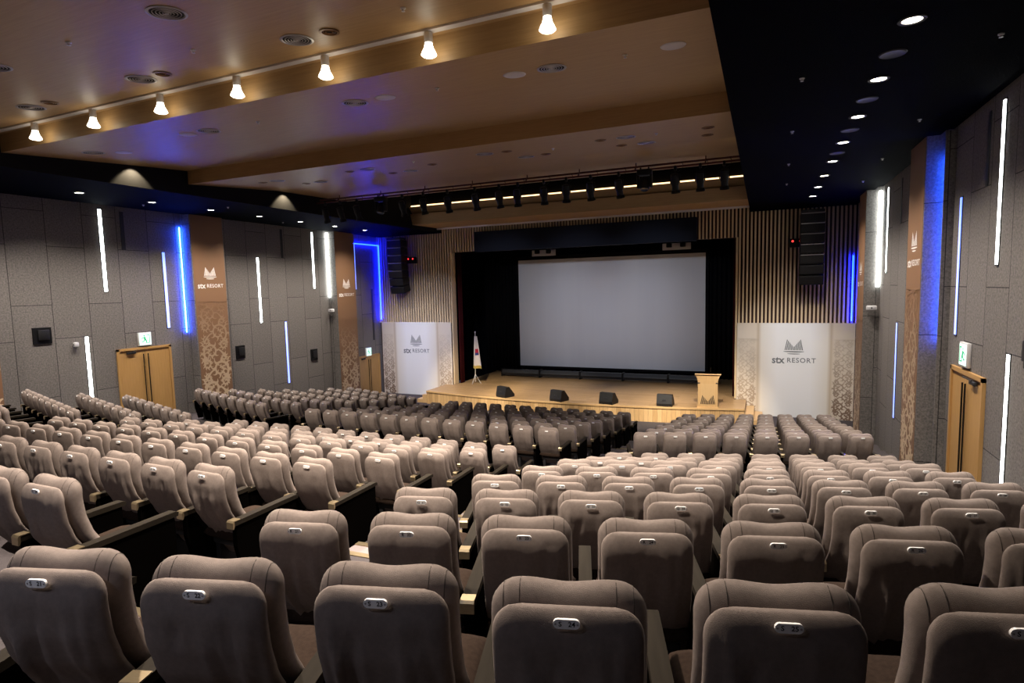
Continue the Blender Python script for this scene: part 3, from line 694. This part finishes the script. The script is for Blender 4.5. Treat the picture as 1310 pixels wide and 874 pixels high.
# monitors
for k, (x, y, rz, lb) in enumerate(((-2.55,20.85,-.42,'black wedge stage monitor closest to the flag'),(-.2,20.68,-.32,'black wedge stage monitor second from the flag'),(1.72,20.72,-.22,'black wedge stage monitor third from the flag'),(3.75,20.95,-.03,'black wedge stage monitor closest to the lectern'))):
    t = thing('stage_monitor', lb, 'speaker', (x,y,ST), rz, 'wedge monitors along the stage edge')
    m = MB(); m.prism([(-.22,0),(.28,0),(.30,.10),(.02,.42),(-.15,.42),(-.23,.1)], 'x', -.27, .27); m.build('cabinet', SPKBOX, t)
    g = MB(); g.prism([(.291,.118),(.299,.126),(.039,.395),(.031,.389)], 'x', -.24, .24); g.build('grille', SPKMESH, t)
    h = MB(); h.span(-.07,.07,-.215,-.205,.2,.25); h.build('handle', INK, t)
# flag
t = thing('flag', 'white flag with red emblem on a tripod pole beside the red curtain', 'flag', (-5.15,23.35,ST))
m = MB(); m.tube([(0,0,.1),(.06,0,2.35)], .014, 8); m.lathe([(.0001,0),(.03,.01),(.035,.04),(.0001,.07)], (.06,0,2.35), 12, cap=False); m.build('pole', WHITEMET, t, True)
for k in range(3):
    a = 2*PI*k/3+.4; m = MB(); m.tube([(.01,0,.45),(.26*math.cos(a),.26*math.sin(a),.01)], .011, 6); m.build('foot', WHITEMET, t, True)
def flag_cloth(u0, u1, v0, v1, off=0):
    mm = MB(); nu, nv = 12, 20; vs = []
    for j in range(nv+1):
        for i in range(nu+1):
            u = u0+(u1-u0)*i/nu; v = v0+(v1-v0)*j/nv
            wdt = .14+.36*v; z = 2.2-1.45*v; x = .055-.03*v+wdt*(u-.25); y = -.03-off+.06*math.sin(u*9+v*2)*(.4+v)
            vs.append((x,y,z))
    mm.add(vs, [(j*(nu+1)+i, j*(nu+1)+i+1, (j+1)*(nu+1)+i+1, (j+1)*(nu+1)+i) for j in range(nv) for i in range(nu)]); return mm
flag_cloth(0,1,0,1).build('cloth', pbr('flag_white', (.62,.58,.58), .8), t, 'all')
flag_cloth(.35,.75,.40,.58,.006).build('red_emblem', pbr('flag_red', (.45,.02,.05), .8), t, 'all')
flag_cloth(.35,.72,.52,.60,.008).build('blue_emblem', pbr('flag_blue', (.03,.04,.2), .8), t, 'all')
flag_cloth(0,1,.93,1.02,.003).build('gold_fringe', pbr('flag_gold', (.45,.33,.08), .7), t, 'all')
# floor battens at the foot of the screen
for k in range(5):
    x0 = -4.95+2.02*k; t = thing('floor_batten', f'long black floor light batten below the screen, {ORD[k+1]} from the flag', 'light', (x0+1, 26.0, ST), 0, 'floor battens below the screen')
    m = MB(); m.prism([(-.17,.07),(.17,.07),(.19,.2),(.10,.34),(-.12,.34),(-.19,.2)], 'x', -.97, .97); m.build('housing', pbr('batten_grey', (.010,.010,.012), .5), t)
    m = MB(); m.tube([(-.95,-.17,.19),(.95,-.17,.19)], .03, 8); m.build('front_rail', pbr('batten_rail', (.03,.03,.03), .4), t, True)
    for s in (-1,1):
        m = MB(); m.span(s*.99-.02, s*.99+.02, -.2,.2,0,.37); m.build('end_bracket', BLACKPLASTIC, t)
# curtains
def drape(name, x0, x1, y, z0, z1, mat, label, folds, dep, axis='x'):
    m = MB(); n = folds*8; vs = []
    for i in range(n+1):
        u = i/n; a = x0+(x1-x0)*u; d = dep*math.sin(u*folds*2*PI)
        p = (a, y+d) if axis == 'x' else (y+d, a)
        vs += [(*p, z0), (*p, z1)]
    m.add(vs, [(2*i,2*i+2,2*i+3,2*i+1) for i in range(n)])
    o = m.build(name, mat, None, 'all'); sm = o.modifiers.new('thickness','SOLIDIFY'); sm.thickness = .01
    return tag(o, label, 'curtain')
drape('stage_curtain', 23.32, 23.7, -5.90, ST+.01, 6.8, RED, 'dark red velvet curtain at the flag edge of the stage opening', 4, .05, 'y')
drape('stage_curtain', 23.32, 23.7, 5.94, ST+.01, 6.8, RED, 'dark red velvet curtain hidden at the lectern edge of the stage opening', 4, .05, 'y')
drape('stage_drape', -6.6, -4.6, 27.5, ST+.01, 7.4, BLACKCLOTH, 'black drape filling the stage opening behind the flag', 10, .07)
drape('stage_drape', 4.6, 6.6, 27.5, ST+.01, 7.4, BLACKCLOTH, 'black drape filling the stage opening behind the lectern', 10, .07)
drape('stage_drape', -4.7, 4.7, 28.2, ST+.01, 7.4, BLACKCLOTH, 'wide black drape hanging behind the projection screen', 30, .07)
# screen
t = thing('projection_screen', 'large pale projection screen hanging in the black stage opening', 'screen', (0,27.3,.98))
m = MB(); m.span(-4.54,4.54,-.005,.005,0,5.36); m.build('cloth', SCREENM, t)
m = MB()
for x0,x1,z0,z1 in ((-4.68,4.68,-.12,0),(-4.68,4.68,5.36,5.55),(-4.68,-4.54,-.12,5.5),(4.54,4.68,-.12,5.5)): m.span(x0,x1,-.03,.03,z0,z1)
m.build('black_border', BLACKCLOTH, t)
# masking box above the opening and its two lamps
m = MB(); m.span(-4.62,4.62,22.6,22.9,6.56,7.42); o = m.build('masking_box', NAVY); tag(o, 'long dark navy masking box hung above the stage opening', 'box')
for x, lb in ((-2.75,'pale bracket with two black lamps above the screen, flag-side one'),(2.95,'pale bracket with two black lamps above the screen, lectern-side one')):
    t = thing('lamp_bracket', lb, 'lamp', (x*1.12,27.05,6.60), 0, 'lamp brackets above the screen')
    m = MB(); m.rbox((0,.05,.06),(1.25,.06,.30),.02); m.build('back_plate', pbr('pale_plate', (.55,.55,.62), .5), t, True)
    for dx in (-.32,.28):
        m = MB(); m.rbox((dx,-.03,.11),(.24,.14,.18),.03); m.build('lamp_head', BLACKPLASTIC, t, True)
# line array speakers
def line_array(sg, label):
    t = thing('line_array', label, 'speaker', (sg*8.42, 22.1, 7.4), -sg*.0, 'hanging line array speakers')
    z = -.12; y = 0; ang = 0
    m = MB(); m.rbox((0,.15,z+.02),(.7,.5,.10),.02); m.tube([(-.2,.15,z+.05),(-.2,.15,.15)],.015,6); m.tube([(.2,.15,z+.05),(.2,.15,.15)],.015,6); m.build('flying_frame', STEEL_DARK, t, True)
    z -= .03
    for k in range(7):
        h = .34; a = math.radians((0,0,1,3,6,10,16)[k]); R = Matrix.Rotation(-a,3,'X') if False else Matrix.Rotation(a,3,'X')
        c = Vector((0, y+.22+.12*math.sin(a), z-h/2))
        b = MB(); b.rbox(c, (.74,.52,h-.02), .015, R); cab = b.build('cabinet', SPKBOX, t, True)
        f = MB(); f.box(c+R@Vector((0,-.265,0)), (.70,.012,h*.70), R); f.build('grille', SPKMESH if k < 5 else SPKBOX, cab)
        e = MB(); e.box(c+R@Vector((0,-.268,h*.44)), (.70,.02,.022), R); e.build('edge_strip', WHITEMET if k in (1,3) else GRILLE, cab) if k < 5 else None
        z -= h*math.cos(a); y += h*math.sin(a)*.9
line_array(-1,'black line array speaker hanging by the blue-lit flag-side corner'); line_array(1,'black line array speaker hanging in front of the lectern-side slats')
for sg, x, z, lb in ((-1,-7.95,6.34,'small black box with two red lights beside the flag-side line array'),(1,7.95,6.30,'small black box with two red lights beside the lectern-side line array')):
    t = thing('camera_box', lb, 'device', (x,22.75,z), 0, 'boxes with red lights')
    m = MB(); m.rbox((0,0,0),(.46,.22,.30),.03); m.tube([(0,.1,.1),(0,.2,.1)],.03,8); m.build('housing', BLACKPLASTIC, t, True)
    for dx in (-.11,.13):
        m = MB(); m.lathe([(.0001,-.12),(.035,-.115),(.04,-.10)], (dx,0,.06), 12, Matrix.Rotation(-PI/2,3,'X'), cap=False); m.build('red_light', REDLED, t, True)

# ------------------------------------------------------------------ seats
def lerp_prof(tab, z):
    for (z0,y0),(z1,y1) in zip(tab[:-1], tab[1:]):
        if z <= z1:
            t = max(0,(z-z0)/(z1-z0)); t2 = t*t*(3-2*t); return y0+(y1-y0)*(.6*t+.4*t2)
    return tab[-1][1]
PROF = [(.18,.30),(.30,.255),(.42,.19),(.54,.115),(.66,.056),(.76,.028),(.86,.018),(.97,.028),(1.05,.04)]
def padmesh(name, mat, W, z0, z1, r, yoff, tr, tf, nu, nv, saddle=0, flare=0, wr=None):
    """soft pad: rear and front skins meeting in a rounded rim"""
    front, rear = [], []
    H = z1-z0
    for j in range(nv+1):
        sv = -1+2*j/nv; v = (math.sin(sv*PI/2)*.72+sv*.28+1)/2; z = z0+H*v
        dt = (1-v)*H; db = v*H; w = W+flare*max(0,(.66-z)/.4)
        if dt < r: w = w-r+math.sqrt(max(0,r*r-(r-dt)**2))
        if db < r*.6: w = w-r*.6+math.sqrt(max(0,(r*.6)**2-(r*.6-db)**2))
        for i in range(nu+1):
            su = -1+2*i/nu; u = math.sin(su*PI/2)*.75+su*.25
            zz = z-saddle*math.exp(-(u/.52)**2)*max(0,1-dt/.22)**1.2
            x = u*w; yc = lerp_prof(PROF, z)+yoff
            e = math.sqrt(max(0,1-abs(u)**5))*math.sqrt(max(0,1-abs(2*v-1)**7))
            kr = tr*e; 
            if wr: kr += wr(u, z)*e
            rear.append((x, yc-kr, zz)); front.append((x, yc+tf*e, zz))
    m = MB(); n1 = nu+1
    idx = lambda j,i: j*n1+i
    off = len(rear); vs = rear+front; fs = []
    border = lambda j,i: i in (0,nu) or j in (0,nv)
    fid = lambda j,i: idx(j,i) if border(j,i) else off+idx(j,i)
    for j in range(nv):
        for i in range(nu):
            fs.append((idx(j,i),idx(j,i+1),idx(j+1,i+1),idx(j+1,i)))
            fs.append((fid(j,i),fid(j+1,i),fid(j+1,i+1),fid(j,i+1)))
    used = sorted({k for f in fs for k in f}); mp = {k:n for n,k in enumerate(used)}
    m.add([vs[k] for k in used], [tuple(mp[k] for k in f) for f in fs])
    return m.mesh(name, mat, 'all')
def wrinkles(seed):
    r = random.Random(seed); L = []
    for k in range(11):
        u0 = r.uniform(-.8,.8); zt = r.uniform(.66,.86); L.append((u0, r.uniform(-.9,.9)*(1 if k%2 else .5), zt, r.uniform(.05,.10), r.uniform(.18,.42), r.choice((-1,1))*r.uniform(.008,.018)))
    for s in (-1,1): L.append((s*r.uniform(.18,.4), s*.9, .83, .06, .07, -r.uniform(.008,.014)))
    def f(u, z):
        d = 0
        for u0, sl, zt, w, ln, a in L:
            if z < zt+.06:
                c = u0+sl*(zt-z)*.9; g = math.exp(-((u-c)/w)**2); win = math.exp(-((zt-ln*.5-z)/(ln*.6))**2); d += a*g*win
        return d*max(0, min(1, (z-.24)/.14))
    return f
NEAR_COVER = [padmesh('backrest', FABRIC, .203, .18, .956, .075, 0, .036, .02, 30, 36, flare=.02, wr=wrinkles(s)) for s in range(5)]
FAR_COVER = [padmesh('backrest', FABRIC, .203, .18, .956, .075, 0, .036, .02, 20, 26, flare=.02, wr=wrinkles(s)) for s in range(3)]
def headpad(nu, nv): return padmesh('back_cushion', FABRIC_IN, .216, .36, .993, .088, .068, .050, .062, nu, nv, saddle=.013, flare=.016)
NEAR_PAD = headpad(26, 30); FAR_PAD = headpad(14, 16)
def seams():
    """stitched lines over the top of the pad, laid on its real surface"""
    from mathutils.bvhtree import BVHTree
    me = NEAR_PAD; bv = BVHTree.FromPolygons([v.co for v in me.vertices], [tuple(p.vertices) for p in me.polygons])
    m = MB()
    for x in (-.178,-.132,.132,.178):
        pts = []
        for k in range(17):
            a = math.radians(-172+165*k/16+0); d = Vector((0, math.cos(a+PI/2*0), -math.sin(a)))
            o = Vector((x, .108, .90)); h = bv.ray_cast(o+d*.4, -d)
            if h[0] is not None: pts.append(h[0]+d*.0004)
        if len(pts) > 3: m.tube(pts, .0013, 5)
    return m
_sm = seams(); SEAMME = _sm.mesh('seam', SEAM, 'all')
def cushion():
    vs = []; nu, nv = 12, 14; top = []; bot = []
    for j in range(nv+1):
        sv = -1+2*j/nv; v = math.sin(sv*PI/2)*.7+sv*.3
        for i in range(nu+1):
            su = -1+2*i/nu; u = math.sin(su*PI/2)*.7+su*.3
            e = math.sqrt(max(0,1-abs(u)**5))*math.sqrt(max(0,1-abs(v)**6))
            x = u*.222; y = .38+v*.25; zc = .395+.03*(y-.13)
            top.append((x,y,zc+.075*e)); bot.append((x,y,zc-.055*e))
    m = MB(); n1 = nu+1; off = len(top); fs = []
    B = lambda j,i: i in (0,nu) or j in (0,nv)
    fid = lambda j,i: j*n1+i if B(j,i) else off+j*n1+i
    for j in range(nv):
        for i in range(nu):
            fs.append((j*n1+i,j*n1+i+1,(j+1)*n1+i+1,(j+1)*n1+i)); fs.append((fid(j,i),fid(j+1,i),fid(j+1,i+1),fid(j,i+1)))
    vs = top+bot; used = sorted({k for f in fs for k in f}); mp = {k:n for n,k in enumerate(used)}
    m.add([vs[k] for k in used], [tuple(mp[k] for k in f) for f in fs]); return m.mesh('seat_cushion', FAB_BROWN, 'all')
CUSHME = cushion()
m = MB(); m.rbox((0,.36,.32),(.36,.36,.05),.015); m.span(-.17,-.12,.2,.5,.0,.3); m.span(.12,.17,.2,.5,0,.3); m.span(-.2,-.09,.14,.56,0,.02); m.span(.09,.2,.14,.56,0,.02)
PEDME = m.mesh('pedestal', STEEL_DARK, True)
m = MB(); m.prism([(.10,.06),(.62,.06),(.62,.575),(.02,.575),(.02,.40)], 'x', -.022, .022); PANME = m.mesh('side_panel', ARMPANEL)
m = MB(); m.prism([(.0,.575),(.64,.575),(.645,.60),(.62,.61),(.0,.61)], 'x', -.033, .033); ARMME = m.mesh('armrest', BRONZE)
m = MB()
pr = [(-.018,.555),(-.010,.555),(-.002,.575),(-.002,.611),(.05,.611),(.05,.616),(-.008,.617),(-.018,.605)]
m.prism(pr, 'x', -.034, .034); CAPME = m.mesh('end_cap', BRASS)
def stadium(w, h, n=8):
    pts = []
    for s, c in ((1, w/2-h/2), (-1, -(w/2-h/2))):
        for k in range(n+1):
            a = -PI/2+PI*k/n if s > 0 else PI/2+PI*k/n; pts.append((c+h/2*math.cos(a), h/2*math.sin(a)))
    return pts
m = MB(); m.prism(stadium(.070,.026), 'y', -.0035, .004); PLATEME = m.mesh('number_plate', PLATE)
m = MB()
for s in (-1,1): m.lathe([(.0001,.0015),(.0026,.001),(.003,0)], (s*.0285,-.0036,0), 8, Matrix.Rotation(PI/2,3,'X'), cap=False)
SCREWME = m.mesh('screws', GRILLE)
PLZ = .93; PLY = lerp_prof(PROF, PLZ)-.036-.002
TEXTC = {}
def ptext(s):
    if s not in TEXTC: TEXTC[s] = text_mesh(s, .0185, 'lettering', INK, .0004, 1.0)
    return TEXTC[s]
def seat(row, n, label, near, group, jit=(0,0,0)):
    x, y, z, rz = seat_pose(row, n)
    t = thing('theatre_seat', label, 'seat', (x+jit[0], y+jit[1], z), rz+rnd.uniform(-.012,.012), group)
    bk = link('backrest', rnd.choice(NEAR_COVER if near else FAR_COVER), t)
    pd = link('back_cushion', NEAR_PAD if near else FAR_PAD, t)
    if near: link('seam', SEAMME, pd)
    link('seat_cushion', CUSHME, t); link('pedestal', PEDME, t)
    p = link('number_plate', PLATEME, t, (0, PLY-.003, PLZ))
    if near:
        link('screw', SCREWME, p)
        a = link('lettering', ptext(row), p, (-.0165,-.0042,0)); a.rotation_euler = (PI/2,0,0)
        b = link('lettering', ptext(str(n)), p, (.0135,-.0042,0)); b.rotation_euler = (PI/2,0,0)
    sides = [1] + ([-1] if n in (1,9,21) else [])
    for s in sides:
        link('side_panel', PANME, t, (s*.275,0,0)); a = link('armrest', ARMME, t, (s*.275,0,0)); link('end_cap', CAPME, a)
    bk.rotation_euler = (0,0,0)
    return t
JIT = {('S',24):(0,-.055,0),('S',25):(0,-.025,0),('S',21):(0,.025,0)}
# seats the picture shows smallest: kept together as one mass
MASS = {'O': [2, 3, 4, 7], 'E': [1, 2, 3, 4, 5, 6, 9, 10, 11, 12, 13, 14, 15, 16, 17, 25, 26], 'F': [1, 2, 3, 4, 5, 6, 9, 10, 11, 12, 13], 'H': [1, 2, 3, 4, 5, 9, 10, 11, 12, 13, 14, 15], 'G': [1, 2, 3, 4, 5, 9, 10, 14, 15, 25], 'I': [1]}
HIDDEN = [('Q', 14)]
STUFF = {(r, n) for r, v in MASS.items() for n in v}
def rowphrase(row):
    i = ROWS.index(row)
    return f'{ORD[8-i]} row above cross aisle' if i < 8 else f'{ORD[i-7]} row below cross aisle'
def label_for(row, n):
    if n > 20:
        if row in 'SR': return f'taupe theatre seat whose silver plate reads {row} {n}'
        return f'taupe seat, {ORD[n-20]} from stepped aisle, {rowphrase(row)}, lectern-side block'
    if n >= 9: return f'taupe seat, {ORD[21-n]} from lectern-side aisle, {rowphrase(row)}, centre block'
    return f'taupe seat, {ORD[9-n]} from its aisle, {rowphrase(row)}, far wall block'
GROUPS = {1:'seats of the flag-side block', 2:'seats of the centre block', 3:'seats of the lectern-side block'}
def in_frame(row, n):
    if row == 'S': return 21 <= n <= 26
    if row == 'R': return n >= 19 and n <= 27
    if row == 'Q': return n >= 14
    if row == 'P': return n >= 10
    if row == 'O': return n >= 2
    return True
for row in ROWS:
    for n in range(1, 29):
        if in_frame(row, n) and (row, n) not in STUFF and (row, n) not in HIDDEN:
            g = 1 if n < 9 else (2 if n < 21 else 3)
            seat(row, n, label_for(row, n), (row in 'SRQPO' and n > 20) or (row in 'RQ' and n <= 20), GROUPS[g], JIT.get((row,n),(0,0,0)))
mats = [FABRIC, FABRIC_IN, FAB_BROWN, STEEL_DARK, PLATE, ARMPANEL, BRONZE, BRASS]; mm = MB()
def absorb(me, M, mi):
    mm.add([M @ v.co for v in me.vertices], [tuple(p.vertices) for p in me.polygons], mi)
for row, n in sorted(STUFF):
    x, y, z, rz = seat_pose(row, n); M = Matrix.Translation((x,y,z)) @ Matrix.Rotation(rz+rnd.uniform(-.012,.012), 4, 'Z')
    for me, mi in ((rnd.choice(FAR_COVER),0),(FAR_PAD,1),(CUSHME,2),(PEDME,3)): absorb(me, M, mi)
    absorb(PLATEME, M @ Matrix.Translation((0,PLY-.003,PLZ)), 4)
    for sd in [1]+([-1] if n in (1,9,21) else []):
        A = M @ Matrix.Translation((sd*.275,0,0))
        for me, mi in ((PANME,5),(ARMME,6),(CAPME,7)): absorb(me, A, mi)
o = mm.build('theatre_seats', mats, None, True); o['kind'] = 'stuff'
tag(o, 'many small taupe seats filling the farthest rows towards the stage', 'seats')

# ------------------------------------------------------------------ camera and render look
cam = bpy.data.cameras.new('camera'); co = bpy.data.objects.new('camera', cam); COL.objects.link(co)
cam.sensor_width = 36; cam.lens = 738.33/1310*36; cam.clip_end = 200; cam.clip_start = .05
Rr = Vector((.91673001,.39882293,-.02337457)); Uu = Vector((-.0152671,.0934384,.995508)); Ff = Vector((-.3992155,.91225519,-.09174665))
co.matrix_world = Matrix(((Rr.x,Uu.x,-Ff.x,6.953),(Rr.y,Uu.y,-Ff.y,0),(Rr.z,Uu.z,-Ff.z,4.95),(0,0,0,1)))
SC.camera = co
w = bpy.data.worlds.new('World'); SC.world = w; w.use_nodes = True
w.node_tree.nodes['Background'].inputs[0].default_value = (.02,.02,.03,1); w.node_tree.nodes['Background'].inputs[1].default_value = 1
vs = SC.view_settings; vs.view_transform = 'Standard'; vs.look = 'None'; vs.gamma = 1; vs.use_curve_mapping = False; vs.exposure = 0.62
cy = SC.cycles; cy.use_denoising = True; cy.max_bounces = 8; cy.diffuse_bounces = 5; cy.sample_clamp_indirect = 6; cy.caustics_reflective = False; cy.caustics_refractive = False
